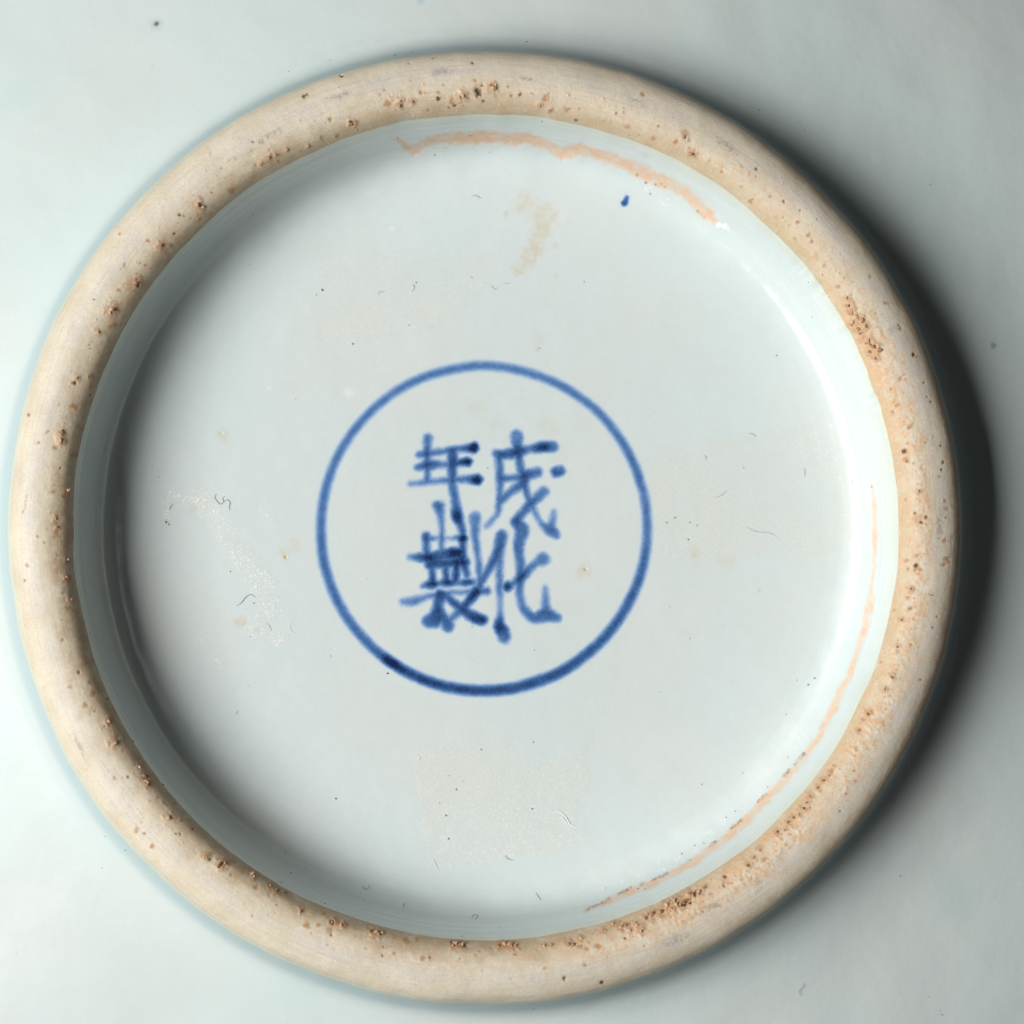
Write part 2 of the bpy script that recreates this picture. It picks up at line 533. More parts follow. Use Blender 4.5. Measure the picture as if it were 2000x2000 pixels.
def poly_sdf(X, Y, poly):
    best = np.full(len(X), 1e18); ins = np.zeros(len(X), bool)
    for (x0, y0), (x1, y1) in zip(poly, poly[1:] + poly[:1]):
        dx, dy = x1 - x0, y1 - y0
        t = np.clip(((X - x0) * dx + (Y - y0) * dy) / (dx * dx + dy * dy + 1e-9), 0, 1)
        best = np.minimum(best, (X - x0 - t * dx) ** 2 + (Y - y0 - t * dy) ** 2)
        if y1 != y0:
            ins ^= ((y0 > Y) != (y1 > Y)) & (X < (x1 - x0) * (Y - y0) / (y1 - y0) + x0)
    d = np.sqrt(best)
    return np.where(ins, -d, d)


CH = {}
CH["nian"] = [
    [(318, 150, 32, .6), (310, 285, 26, .65)],
    [(245, 285, 22, .55), (480, 255, 22, .6), (640, 232, 26, .8), (695, 228, 34, 1.05)], [(690, 228, 34, .75)],
    [(235, 390, 20, .6), (300, 375, 32, .72), (480, 365, 20, .6), (645, 345, 28, 1.05)], [(640, 345, 26, .6)],
    [(315, 290, 20, .6), (312, 490, 20, .65)],
    [(180, 525, 20, .45), (480, 495, 20, .55), (640, 488, 24, .7), (725, 492, 34, 1.05)], [(720, 492, 30, .6)],
    [(520, 260, 36, .65), (520, 340, 36, .75), (520, 500, 30, .65), (545, 690, 32, .65), (562, 800, 38, .95), (585, 860, 28, .75), (608, 960, 22, .6)],
]
CH["zhi"] = [
    [(385, 700, 26, .5), (430, 700, 26, .55)], [(408, 710, 40, .55), (425, 800, 24, .55), (430, 1080, 19, .55)],
    [(305, 950, 28, .65), (305, 1120, 26, .65)],
    [(305, 975, 20, .55), (560, 970, 20, .65), (602, 972, 32, 1.0)],
    [(170, 1125, 18, .5), (300, 1130, 34, .85), (450, 1105, 42, .72), (560, 1092, 38, 1.0), (600, 1090, 28, .8)],
    [(605, 970, 22, .7), (610, 1180, 28, .75), (637, 1265, 24, .72)],
    [(330, 1185, 36, .7), (620, 1165, 34, .78)],
    [(345, 1190, 22, .72), (360, 1340, 22, .85)], [(465, 1180, 22, .7), (470, 1330, 22, .85)], [(555, 1160, 28, .88), (545, 1310, 24, .82)],
    [(280, 1362, 18, .55), (360, 1346, 26, .9), (415, 1340, 18, .6), (468, 1336, 26, .9), (560, 1334, 18, .6), (655, 1332, 24, .85), (690, 1330, 18, .7)],
    [(705, 800, 44, .5), (705, 900, 32, .55), (735, 1180, 22, .55), (750, 1360, 24, .6)],
    [(115, 1495, 26, .45), (185, 1490, 34, .5), (300, 1455, 22, .5), (420, 1430, 20, .55), (640, 1412, 17, .5), (800, 1405, 28, .65)],
    [(720, 1405, 36, .85), (670, 1470, 34, .85), (590, 1560, 26, .65), (480, 1660, 24, .55)],
    [(420, 1440, 44, .75), (400, 1540, 38, .75), (370, 1640, 58, .72), (325, 1655, 48, .68)],
    [(420, 1570, 34, .65), (480, 1690, 46, .65)],
    [(470, 1450, 26, .7), (600, 1555, 32, .78), (700, 1620, 40, .85), (765, 1640, 36, 1.02)],
]
CH["cheng"] = [
    [(1045, 138, 50, .5), (1058, 255, 32, .68), (1080, 400, 28, .6), (1130, 600, 24, .6), (1190, 740, 20, .5), (1260, 865, 20, .5), (1335, 912, 40, .6), (1372, 945, 28, .55)],
    [(875, 275, 26, .55), (920, 285, 34, .65), (1060, 262, 34, .75), (1160, 240, 26, .65), (1245, 225, 36, 1.0), (1345, 222, 38, .65)],
    [(900, 290, 28, .6), (910, 500, 26, .55), (905, 650, 24, .5), (890, 760, 22, .5), (800, 868, 19, .45)],
    [(915, 482, 28, .6), (1060, 470, 28, .6), (1120, 455, 36, .72), (1220, 428, 34, .6)],
    [(1110, 500, 34, .65), (920, 660, 24, .55)],
    [(1370, 428, 38, .75), (1405, 420, 36, .7)],
    [(1270, 588, 38, .55), (1160, 690, 30, .6), (1040, 830, 32, .68)],
    [(1352, 755, 17, .42), (1328, 890, 36, .55)],
]
CH["hua"] = [
    [(925, 950, 44, .62), (890, 1080, 34, .65), (780, 1290, 25, .65), (745, 1350, 20, .55)],
    [(905, 1060, 32, .55), (905, 1370, 25, .52), (912, 1600, 24, .52), (908, 1690, 40, .98), (935, 1750, 48, .72), (945, 1785, 44, .6)],
    [(1035, 835, 34, .7), (1090, 900, 52, .65), (1065, 1000, 42, .62), (1080, 1250, 31, .6), (1070, 1420, 29, .55), (1100, 1540, 29, .55), (1190, 1625, 38, .6), (1290, 1600, 50, .65), (1375, 1622, 32, .6)],
    [(1280, 1375, 16, .4), (1288, 1560, 36, .55)],
    [(1265, 1140, 50, .52), (1200, 1180, 30, .52), (1065, 1308, 30, .75), (1010, 1345, 22, .6), (975, 1366, 36, .92)],
]
pig = np.zeros(len(BV)); region = np.zeros(len(BV), int)
sel = np.where((np.abs(PX - 945) < 350) & (np.abs(PY - 1033) < 350))[0]
X, Y = PX[sel] + jx[sel] * 4, PY[sel] + jy[sel] * 4
dens = .88 + .28 * fbm(X / 14, Y / 14, X * 0, 3, 77)
names = {1: "painted_circle", 2: "painted_character", 3: "painted_character", 4: "painted_character", 5: "painted_character"}
tot = np.zeros(len(sel)); who = np.zeros(len(sel), int); bestd = np.full(len(sel), 1e9)
for k, key in ((2, "cheng"), (3, "hua"), (4, "nian"), (5, "zhi")):
    for s in CH[key]:
        s = [tuple(q) for q in catmull(s, 5)] if len(s) > 2 else s
        d, it = stroke_sdf(X, Y, conv(C_MK, s))
        d = d - 1.2
        v = .9 * it * (1 - sm(-8.5, 7.8, d)) + .08 * (1 - sm(-2, 16, d))
        new = np.maximum(tot, v) + .18 * np.minimum(tot, v)
        kk = d < bestd
        who = np.where(kk, k, who); bestd = np.minimum(bestd, d)
        tot = new
# ring round the mark
X, Y = PX[sel] + jx[sel] * 1.6, PY[sel] + jy[sel] * 1.6
ang = np.arctan2(-(Y - 1032.4), X - 944.8)
rho = np.hypot((X - 944.8) / 318.5, (Y - 1032.4) / 317.2) * 318 + (fbm(np.cos(ang) * 4 + 9, np.sin(ang) * 4 + 9, ang * 0, 2, 91) - .5) * 3
a360 = np.degrees(ang) % 360
ai = np.interp(a360, [0, 40, 90, 140, 180, 215, 231, 233, 255, 290, 320, 345, 360], [.6, .55, .52, .56, .6, .62, .68, .98, .86, .80, .74, .66, .6])
ai = ai + .25 * np.exp(-((a360 - 236) / 3.0) ** 2)
hw = np.interp(a360, [0, 60, 90, 140, 180, 235, 290, 330, 360], [10, 9.7, 10.2, 9.5, 10.4, 10.6, 11.8, 10.8, 10])
d = np.abs(rho - 318) - hw
v = .93 * ai * (1 - sm(-10, 6.8, d)) + .07 * (1 - sm(-2, 18, d))
ring_k = d < bestd
who = np.where(ring_k, 1, who); bestd = np.minimum(bestd, d)
tot = np.maximum(tot, v)
pig[sel] = tot * dens
region[sel] = np.where((tot > .16), who, 0)
# stray cobalt dot
d, it = stroke_sdf(PX + jx * 3, PY + jy * 3, [(1224, 386, 5.5, .62), (1220, 396, 7, .8)])
v = it * (1 - sm(-5, 4, d)); pig = np.maximum(pig, v)
pig = np.maximum(pig, .12 * (1 - sm(0, 16, d)))
region[v > .1] = 6

# bare clay streaks where glaze has missed the corner
S1 = conv(C_TM, [(330, 605, 10), (350, 612, 12), (390, 650, 20), (440, 678, 26), (500, 635, 28), (600, 605, 33), (750, 605, 38), (900, 605, 36), (1050, 610, 34),
                 (1130, 630, 32), (1200, 670, 32), (1245, 690, 38), (1330, 665, 38), (1420, 695, 36), (1550, 735, 36), (1650, 780, 38), (1750, 830, 44),
                 (1830, 860, 40), (1904, 900, 36), (1964, 960, 32), (2014, 1010, 30), (2060, 1052, 22)])
S2 = conv(C_R, [(1110, 680, 4), (1125, 800, 15), (1130, 950, 18), (1128, 1100, 11), (1115, 1200, 9), (1095, 1350, 26), (1065, 1480, 24), (1030, 1600, 17),
                (985, 1720, 21)]) + conv(C_BR, [(955, 110, 20), (900, 240, 24), (830, 380, 20), (760, 480, 20), (650, 610, 24), (540, 720, 27), (420, 850, 29),
                (300, 950, 27), (150, 1060, 24), (20, 1130, 20)]) + conv(C_BM, [(1750, 1165, 25), (1550, 1240, 20), (1450, 1290, 13), (1355, 1325, 5)])
d1, _ = stroke_sdf(PX + jx * 14, PY + jy * 14, S1)
d2, _ = stroke_sdf(PX + jx * 9, PY + jy * 9, S2)
pn = sm(.30, .62, fbm(PX / 22, PY / 22, PX * 0 + 8, 3, 57))
peach = np.maximum((1 - sm(-6, 3.5, d1)) * (.70 + .30 * pn), (1 - sm(-5, 3, d2)) * (.60 + .38 * pn))
region[(d1 < -.5)] = 7; region[(d2 < -.5)] = 8
rust = np.zeros(len(BV))
edge2, _ = stroke_sdf(PX + jx * 5, PY + jy * 5, [(p[0] - p[2] * .75 * c_, p[1] - p[2] * .75 * s_, 1.6) for p, c_, s_ in
                      [(p, (p[0] - 950) / math.hypot(p[0] - 950, p[1] - 1030), (p[1] - 1030) / math.hypot(p[0] - 950, p[1] - 1030)) for p in S2[12:]]])
rust = np.maximum(rust, (1 - sm(0, 3.0, edge2)) * .75 * sm(.42, .62, fbm(PX / 24, PY / 24, PX * 0 + 4, 3, 59)))
for (x, y, r_) in conv(C_TM, [(1640, 805, 10), (1690, 845, 7), (1740, 855, 6), (1790, 870, 6), (350, 605, 8)]) + conv(C_TR, [(175, 1000, 9), (205, 1035, 7), (190, 1015, 7)]) + conv(C_R, [(1110, 690, 8)]):
    rust = np.maximum(rust, .9 * (1 - sm(r_ * .4, r_ * 1.3, np.hypot(PX - x, PY - y))))
# chips and white fuzz
white = np.zeros(len(BV))
for (x, y, r_) in conv(C_TR, [(285, 1075, 14), (320, 1080, 16), (338, 1095, 10)]):
    white = np.maximum(white, .75 * (1 - sm(r_ * .5, r_ * 1.2, np.hypot(PX - x, PY - y) + jx * 6)))
for (x, y, r_, a_) in conv(C_CI, [(265, 230, 34, .35)]) + conv(C_TM, [(318, 1095, 18, .4)]) + conv(C_L, [(1450, 300, 14, .4)]):
    white = np.maximum(white, a_ * (1 - sm(0, r_ * 1.3, np.hypot(PX - x, PY - y))))

# stains
stain = np.zeros(len(BV))
for (x, y, r_, a_) in conv(C_TM, [(1040, 960, 75, .30), (1140, 1030, 80, .36), (1120, 1110, 62, .38), (1090, 1200, 60, .42), (1060, 1250, 55, .42), (1010, 1310, 45, .42), (1200, 1180, 22, .3),
                                  (1205, 1350, 16, .35), (1100, 1690, 40, .12), (935, 1015, 18, .3)]) + \
        conv(C_CI, [(910, 300, 60, .16), (980, 420, 70, .10), (1290, 400, 70, .13), (1350, 540, 60, .10), (1460, 1140, 50, .28), (1470, 1128, 14, .9), (1225, 5, 14, .4)]) + \
        conv(C_L, [(1205, 550, 40, .30), (1190, 540, 10, .55), (1590, 1150, 48, .22), (1530, 1185, 34, .28), (1540, 1210, 16, .9), (1040, 950, 30, .3), (1300, 1560, 38, .36), (1385, 1610, 26, .3),
                    (905, 1020, 24, .4), (1270, 1140, 22, .25), (60, 1000, 60, .0)]) + conv(C_R, [(160, 1050, 40, .2), (505, 1253, 16, .5), (330, 1090, 60, .12)]):
    dd = np.hypot(PX - x + jx * r_ * .9, PY - y + jy * r_ * .9)
    stain = np.maximum(stain, a_ * (1 - sm(r_ * .3, r_ * 1.25, dd)))
region[(region == 0) & (stain > .12) & (PX > 960) & (PX < 1120) & (PY > 360) & (PY < 560)] = 9
warm = sm(.5, .72, fbm(PX / 170, PY / 170, PX * 0, 3, 63))
stain = np.maximum(stain, warm * .03)

# remains of stickers
resid = np.zeros(len(BV)); fluff = np.zeros(len(BV))
POLYS = [
    (conv(C_BM, [(420, 455), (620, 430), (830, 370), (930, 400), (1000, 490), (1150, 540), (1230, 460), (1360, 440), (1400, 620), (1340, 720), (1310, 860), (1400, 900),
                 (1250, 990), (1000, 1040), (700, 1075), (510, 1095), (470, 750), (440, 560)]), 1.0, 10),
    (conv(C_R, [(0, 500), (300, 440), (440, 420), (900, 330), (1000, 500), (1020, 950), (900, 1060), (400, 1060), (250, 1130), (150, 1110), (0, 1090), (-130, 1000), (-120, 600)]), .8, 11),
    ([(620, 505), (790, 495), (975, 500), (940, 575), (860, 640), (720, 672), (612, 664), (600, 600)], .7, 12)]
for poly, a_, rid in POLYS:
    poly = [tuple(p[:2]) for p in poly]
    dd = poly_sdf(PX + jx * 22, PY + jy * 22, poly)
    patch = sm(.30, .55, fbm(PX / 70, PY / 70, PX * 0 + rid, 3, 80))
    mval = a_ * (1 - sm(-5, 3, dd)) * (.55 + .45 * patch if rid != 10 else .8 + .2 * patch)
    resid = np.maximum(resid, mval); fluff = np.maximum(fluff, mval * .35)
    region[(region == 0) & (dd < -1)] = rid
S3 = [conv(C_L, [(920, 850, 40), (905, 960, 40)]), conv(C_L, [(920, 860, 20), (1020, 930, 35), (1080, 870, 40), (1150, 1000, 55), (1250, 1120, 70), (1330, 1250, 75), (1420, 1380, 80), (1470, 1480, 45), (1390, 1580, 70), (1500, 1640, 50)]),
      conv(C_L, [(1405, 920, 22), (1450, 1010, 35)]), conv(C_L, [(1040, 1640, 12), (1180, 1790, 22)])]
for s in S3:
    dd, _ = stroke_sdf(PX + jx * 30, PY + jy * 30, s)
    mval = .95 * (1 - sm(-9, 3, dd)) * (.45 + .55 * sm(.35, .6, fbm(PX / 16, PY / 16, PX * 0, 3, 85)))
    resid = np.maximum(resid, mval); fluff = np.maximum(fluff, mval * 1.1)
    region[(region == 0) & (dd < -1)] = 13
for (x, y, r_) in conv(C_BR, [(720, 390, 55), (690, 430, 40), (600, 560, 30), (500, 690, 40), (420, 770, 35), (310, 830, 40), (230, 910, 40), (150, 990, 40), (60, 1040, 35), (770, 370, 35)]) + \
        conv(C_BM, [(1650, 1150, 45), (1560, 1190, 35), (1480, 1250, 25), (1780, 1080, 45)]) + conv(C_TM, [(1650, 840, 40), (1700, 880, 35), (1790, 960, 30)]) + conv(C_R, [(965, 1375, 20)]):
    dd = np.hypot(PX - x + jx * 22, PY - y + jy * 22)
    fluff = np.maximum(fluff, 1.0 * (1 - sm(r_ * .1, r_ * 1.1, dd)))
pool = .25 * sm(700, 750, AR) * (1 - sm(770, 800, AR)) + .35 * sm(600, 740, AR) * sm(.45, .6, fbm(PX / 120, PY / 120, PX * 0, 2, 66))
pool = np.maximum(pool, .22 * sm(.5, .7, fbm(PX / 220, PY / 220, PX * 0 + 5, 3, 68)))
# relief: bare clay lies a little lower, residue a little higher
BV[:, 2] += U * (-1.6 * peach * (AR < 790) + resid * .08)
# small pits
for (x, y, r_) in conv(C_CI, [(1473, 1126, 7)]) + conv(C_L, [(1540, 1210, 7), (1193, 540, 6)]):
    BV[:, 2] -= U * 3.0 * (1 - sm(0, r_ * 1.2, np.hypot(PX - x, PY - y)))
NRM = vertex_normals(BV, BF)
matt = sm(690, 720, AR) * (1 - sm(775, 790, AR)) * sm(-1.45, -1.2, AT) * (1 - sm(.02, .12, AT)) * (.7 + .6 * (fbm(PX / 30, PY / 30, PX * 0, 3, 69) - .5))
ATT = dict(matt=matt, pigment=pig, peach=peach, stain=stain, residue=resid, fluff=fluff, rust=rust, white=white, pool=pool, lip=.42 * sm(793, 807, AR))
fr = region[BF]
fid = np.where((fr[:, 0] == fr[:, 1]) | (fr[:, 0] == fr[:, 2]), fr[:, 0], fr[:, 1])
PART = {0: ("base", None), 1: ("painted_circle", "cobalt blue circle painted round the mark, darkest along its lower edge"),
        2: ("painted_character", "cobalt blue character 成"), 3: ("painted_character", "cobalt blue character 化"),
        4: ("painted_character", "cobalt blue character 年"), 5: ("painted_character", "cobalt blue character 製"),
        6: ("painted_dot", "small stray cobalt blue dot"), 7: ("bare_clay_streak", "wavy peach streak of bare clay"),
        8: ("bare_clay_streak", "thin orange-edged peach streak of bare clay"), 9: ("yellow_stain", "faint yellow-brown stain"),
        10: ("sticker_residue", "squarish grey paper sticker residue"), 11: ("sticker_residue", "broad faint sticker residue"),
        12: ("sticker_residue", "faint torn sticker residue"), 13: ("glue_residue", "broken trail of dried glue residue")}
base = None
for k in sorted(PART):
    f = BF[fid == k]
    if not len(f):
        continue
    used = np.unique(f)
    rm = np.zeros(len(BV), np.int64); rm[used] = np.arange(len(used))
    o = mesh_np(PART[k][0], BV[used], rm[f], mat_base, bowl if k == 0 else base, {a: v[used] for a, v in ATT.items()}, NRM[used])
    if k == 0:
        base = o
    if PART[k][1]:
        o["label"] = PART[k][1]

# --- unglazed foot ring
rr_, rz_ = resample(808, 931.5, 2.0)
R, T, Zz = revolve(rr_, rz_, thA)
RT = np.where(T > math.pi, T - 2 * math.pi, T)
across = (R - 808) / 123.5
dr, dz = wobble(R, RT)
edge = sm(0, .06, across) * (1 - sm(.94, 1, across))
cxs, sys_ = R * np.cos(T), R * np.sin(T)
lump = (fbm(cxs / 38, sys_ / 38, Zz / 38, 3, 101) - .5) * 1.8 + (fbm(cxs / 9, sys_ / 9, Zz / 9, 2, 103) - .5) * .45
RV = np.stack([(R + dr) * np.cos(T) * U, (R + dr) * np.sin(T) * U, Z0 + (Zz + dz + lump * edge) * U], 1)
P = project(RV); RX, RY = P[:, 0], P[:, 1]
rjx = (fbm(RX / 7, RY / 7, RX * 0, 3, 111) - .5); rjy = (fbm(RX / 7, RY / 7, RX * 0 + 30, 3, 113) - .5)
# orange crust: inner half of the foot, strongest on the right and lower right
th360 = np.degrees(RT) % 360
oa = np.interp(th360, [0, 15, 28, 40, 60, 90, 130, 180, 220, 250, 275, 290, 305, 325, 345, 360], [.75, .8, .8, .35, .28, .22, .16, .16, .2, .2, .3, .7, .9, .95, .8, .75])
ow = np.interp(th360, [0, 30, 60, 120, 200, 260, 300, 330, 360], [.46, .4, .42, .34, .34, .36, .46, .46, .46])
oc = np.interp(th360, [0, 90, 180, 270, 360], [.22, .30, .26, .24, .22])
patch = fbm(RX / 34, RY / 34, RX * 0, 3, 117)
orange = oa * (1 - sm(ow * .45, ow, np.abs(across - oc) + (patch - .5) * .45)) * (.55 + .45 * sm(.35, .6, patch))
crust = sm(.12, .25, RT) * (1 - sm(.5, .62, RT)) * (1 - sm(.2, .5, across))
orange = np.maximum(orange, crust * .95)
outer_or = (1 - sm(.05, .14, np.abs(across - .90) + (patch - .5) * .2)) * np.interp(th360, [0, 40, 80, 280, 330, 360], [.55, .2, 0, 0, .4, .55])
orange = np.maximum(orange, outer_or)
wash = (1 - sm(.08, .46, across + (patch - .5) * .5)) * np.interp(th360, [0, 60, 110, 150, 200, 245, 275, 300, 360], [.15, .2, .4, .75, .95, .85, .55, .25, .15])
brown = np.zeros(len(RV)); dark = np.zeros(len(RV)); grey = np.zeros(len(RV))

# b brown fleck, k dark pit, g grit grain standing proud, o orange fleck; radius in photo pixels
SPOTS = []


def spots(crop, txt):
    for t in txt.split():
        k, x, y, r_ = t.split(',')
        SPOTS.append((k, crop[0] + float(x) / crop[2], crop[1] + float(y) / crop[2], float(r_)))


spots(C_TL, "g,1070,1105,10 g,870,1325,8 b,920,1320,6 b,1255,1020,8 g,735,1525,7 k,745,1535,4 g,600,1665,9 b,605,1750,7 k,945,1258,3 g,1545,805,4 g,1490,830,4 g,1450,850,5 "
            "g,1410,878,5 b,1380,888,4 b,1725,742,5 g,1660,790,4 g,1890,665,6 k,1895,672,4 k,1640,520,4 k,1655,510,3 k,1845,405,3 o,1125,832,6 b,645,1262,3 g,525,1790,5 b,1070,1185,5 "
            "b,1050,1110,12 b,855,1340,12 b,700,1540,14 b,590,1700,14 b,1440,860,12 b,640,1570,5 b,795,1295,5 b,990,1165,4 b,1500,870,5 b,1815,730,4 b,1780,645,5")
spots(C_TM, "k,790,362,9 k,570,394,4 k,660,430,4 g,700,380,8 b,640,400,8 g,865,340,9 o,860,330,12 g,360,430,6 g,365,405,5 g,430,410,6 b,300,420,9 o,320,380,10 b,475,360,5 b,1150,390,8 "
            "g,1000,372,4 b,960,380,5 g,1115,430,4 g,1170,458,4 b,1260,458,6 g,100,530,7 k,95,525,4 b,20,595,5 b,630,443,4 b,520,455,4 b,1590,545,6 o,1520,475,5 b,1725,608,5 b,1850,630,5 "
            "g,1895,595,6 k,1898,600,4 g,1930,690,7 b,790,340,12 b,770,295,4 b,410,205,3 b,535,180,3 k,755,202,3 k,50,268,3 b,1675,365,5 o,1460,400,5 o,1440,440,5 o,1490,515,4 k,1278,450,2 b,700,365,10 b,570,360,5")
spots(C_TR, "k,490,770,3 o,290,760,7 b,305,790,4 b,465,945,7 b,565,925,5 k,640,945,3 b,710,1062,5 b,775,1130,5 b,790,1165,5 o,800,1240,7 b,850,1295,5 b,925,1405,5 g,975,1470,6 g,1000,1545,8 "
            "g,1030,1575,8 g,1060,1590,7 g,1010,1600,7 g,1040,1630,8 g,1065,1670,8 k,1055,1665,4 g,1090,1700,8 g,1120,1730,8 g,1150,1750,7 b,1185,1495,6 k,1340,1775,4 b,1345,1780,6 b,1265,1630,4 k,1255,1615,2 "
            "o,400,760,6 o,440,800,6 o,460,840,5 o,640,1055,5 o,590,1030,5 b,960,1360,3 b,1105,1350,4 g,985,1510,6 g,1075,1620,6 g,1100,1760,7 g,1130,1790,6 k,725,995,2 k,350,500,3")
spots(C_R, "k,1290,500,5 b,1295,545,8 k,1300,555,3 b,1315,365,6 k,1312,375,2 b,1225,295,5 b,1250,250,5 g,1365,715,5 b,1370,870,12 k,1378,885,4 k,1345,835,3 k,1405,858,3 b,1355,1130,9 k,1352,1120,4 "
           "b,1360,1060,5 b,1300,1090,5 b,1305,1140,5 b,1320,1345,7 k,1322,1350,3 g,1270,1410,4 g,1250,1555,4 b,1245,1580,5 k,1485,470,2 k,1495,560,3 k,1490,600,3 b,1480,640,4 b,1500,770,4 b,1515,810,5 "
           "b,1505,860,4 b,1497,1110,6 b,1500,980,6 k,1545,385,3 b,1215,165,4 b,1265,110,6 b,1300,460,4 g,1320,1245,5 b,1300,1290,5 k,1462,1390,2 k,1440,1450,2 k,1410,205,2 k,1430,235,2 k,1395,130,2 b,1520,1080,8")
spots(C_BR, "b,1040,355,8 k,1042,350,3 b,1025,450,6 b,890,570,6 b,905,545,5 g,775,710,6 g,760,740,5 g,660,845,6 g,600,900,6 g,640,885,5 k,320,1140,4 b,315,1175,7 k,318,1185,3 g,505,995,5 g,100,1275,12 "
            "g,60,1290,9 g,180,1220,8 g,150,1235,8 g,205,1200,6 b,1065,290,6 g,1090,260,6 b,1375,75,4 b,530,1045,6 g,690,820,5 g,740,770,6 g,720,800,5 g,820,660,6 g,850,620,6 g,880,590,5 g,440,1080,6 g,470,1040,5 "
            "b,970,690,4 k,940,785,2 g,30,1310,7 g,120,1240,9 k,105,1285,5 g,1180,130,6 g,1215,60,6 b,250,1230,5")
spots(C_L, "k,405,270,4 g,415,245,5 g,485,235,4 k,485,238,3 g,330,540,8 g,330,580,7 b,330,560,12 g,365,850,6 b,355,875,8 g,300,1000,5 g,305,1050,5 b,310,1090,8 b,300,1030,8 g,365,1220,5 g,360,1320,7 b,360,1330,8 "
           "g,385,1440,5 k,155,440,3 b,235,1130,4 b,260,535,4 b,300,620,5 b,490,290,5 b,395,400,8 b,400,660,7 b,330,1400,5 b,370,1480,6 b,270,860,6 b,210,590,4 k,122,965,2 k,130,1335,2 b,145,1250,5")
spots(C_BL, "g,585,300,6 g,620,415,9 b,600,400,12 g,750,545,6 g,775,600,8 k,785,600,4 g,795,640,6 b,770,600,12 g,905,820,8 b,975,832,4 k,1040,880,3 g,1105,1030,7 k,1130,1045,3 g,1185,1075,9 g,1215,1065,6 b,1180,1075,14 "
            "g,1360,1120,8 b,1350,1110,12 b,1380,1195,5 g,1455,1185,5 g,1490,1205,6 k,1498,1212,3 b,1470,1190,10 k,1545,1225,3 g,1790,1385,6 k,1790,1385,4 b,1780,1425,8 b,1750,1340,4 g,1620,1325,5 g,1840,1400,6 b,1360,1350,4 "
            "b,480,95,5 b,465,215,6 b,375,110,4 k,424,35,3 b,620,605,6 b,735,890,6 b,820,975,6 b,510,150,8 b,890,740,5 b,1650,1400,8 b,1715,1400,5 k,950,905,2 k,780,905,2 b,640,340,5 b,850,715,4 b,1240,1130,4")
spots(C_BM, "g,235,1435,8 g,200,1430,6 g,265,1440,6 g,665,1500,9 g,700,1505,8 k,645,1492,4 k,712,1512,4 g,925,1498,9 g,955,1503,8 g,890,1510,6 g,985,1508,6 g,1265,1498,6 g,1295,1502,6 k,1300,1502,4 g,1335,1470,5 b,1330,1520,6 "
            "b,1370,1525,5 g,1140,1510,5 g,1175,1505,4 k,1250,1688,4 k,1450,1710,4 b,1430,1510,7 g,1510,1395,7 g,1550,1410,6 g,1580,1400,6 g,1640,1400,7 g,1720,1340,9 g,1770,1330,8 g,1800,1290,9 g,1690,1360,8 g,1460,1430,6 "
            "b,325,1550,4 b,480,1580,5 b,685,1578,4 b,20,1380,8 b,60,1400,7 b,980,1555,4 b,770,1560,4 b,1140,1630,4 b,1360,1615,4 k,1575,1470,3 b,670,1505,14 b,940,1510,14 b,230,1440,12 g,1840,1270,9 g,1600,1430,6 g,1660,1430,6 "
            "b,1650,1400,16 b,1550,1415,12 b,390,1480,8 b,450,1475,5")
rng = random.Random(3)
for _ in range(420):      # scattered small flecks, mostly on the inner half
    t = rng.uniform(-math.pi, math.pi); a_ = min(.95, max(.05, rng.gauss(.28, .17)))
    r_ = 808 + a_ * 123
    p = project(np.array([[r_ * math.cos(t) * U, r_ * math.sin(t) * U, Z0 + float(Hz(r_)) * U]]))[0]
    SPOTS.append((rng.choice("bbbooob" if rng.random() < .93 else "k"), p[0], p[1], rng.uniform(1.4, 3.2)))
dz = np.zeros(len(RV))
for k, x, y, r_ in SPOTS:
    if k == 'g':
        r_ = r_ * 1.7
    s_ = np.where((np.abs(RX - x) < r_ * 2.2 + 4) & (np.abs(RY - y) < r_ * 2.2 + 4))[0]
    dd = np.hypot(RX[s_] - x + rjx[s_] * r_ * 1.6, RY[s_] - y + rjy[s_] * r_ * 1.6)
    f = 1 - sm(r_ * .35, r_ * 1.25, dd)
    if k == 'k':
        f2 = 1 - sm(r_ * .5, r_ * 1.1, dd)
        dark[s_] = np.maximum(dark[s_], (.9 if r_ > 3.5 else .7) * f2); brown[s_] = np.maximum(brown[s_], .7 * (1 - sm(r_ * .6, r_ * 2.0, dd)))
        dz[s_] -= min(r_, 5) * .8 * f
    elif k == 'b':
        brown[s_] = np.maximum(brown[s_], (.6 if r_ > 9 else 1.0) * f)
        dz[s_] += np.where(f > 0, .8 * f * (1 if (int(x) % 2) else -1), 0)
    elif k == 'g':
        brown[s_] = np.maximum(brown[s_], .65 * f); dz[s_] += 1.5 * f
    else:
        orange[s_] = np.maximum(orange[s_], .85 * f)
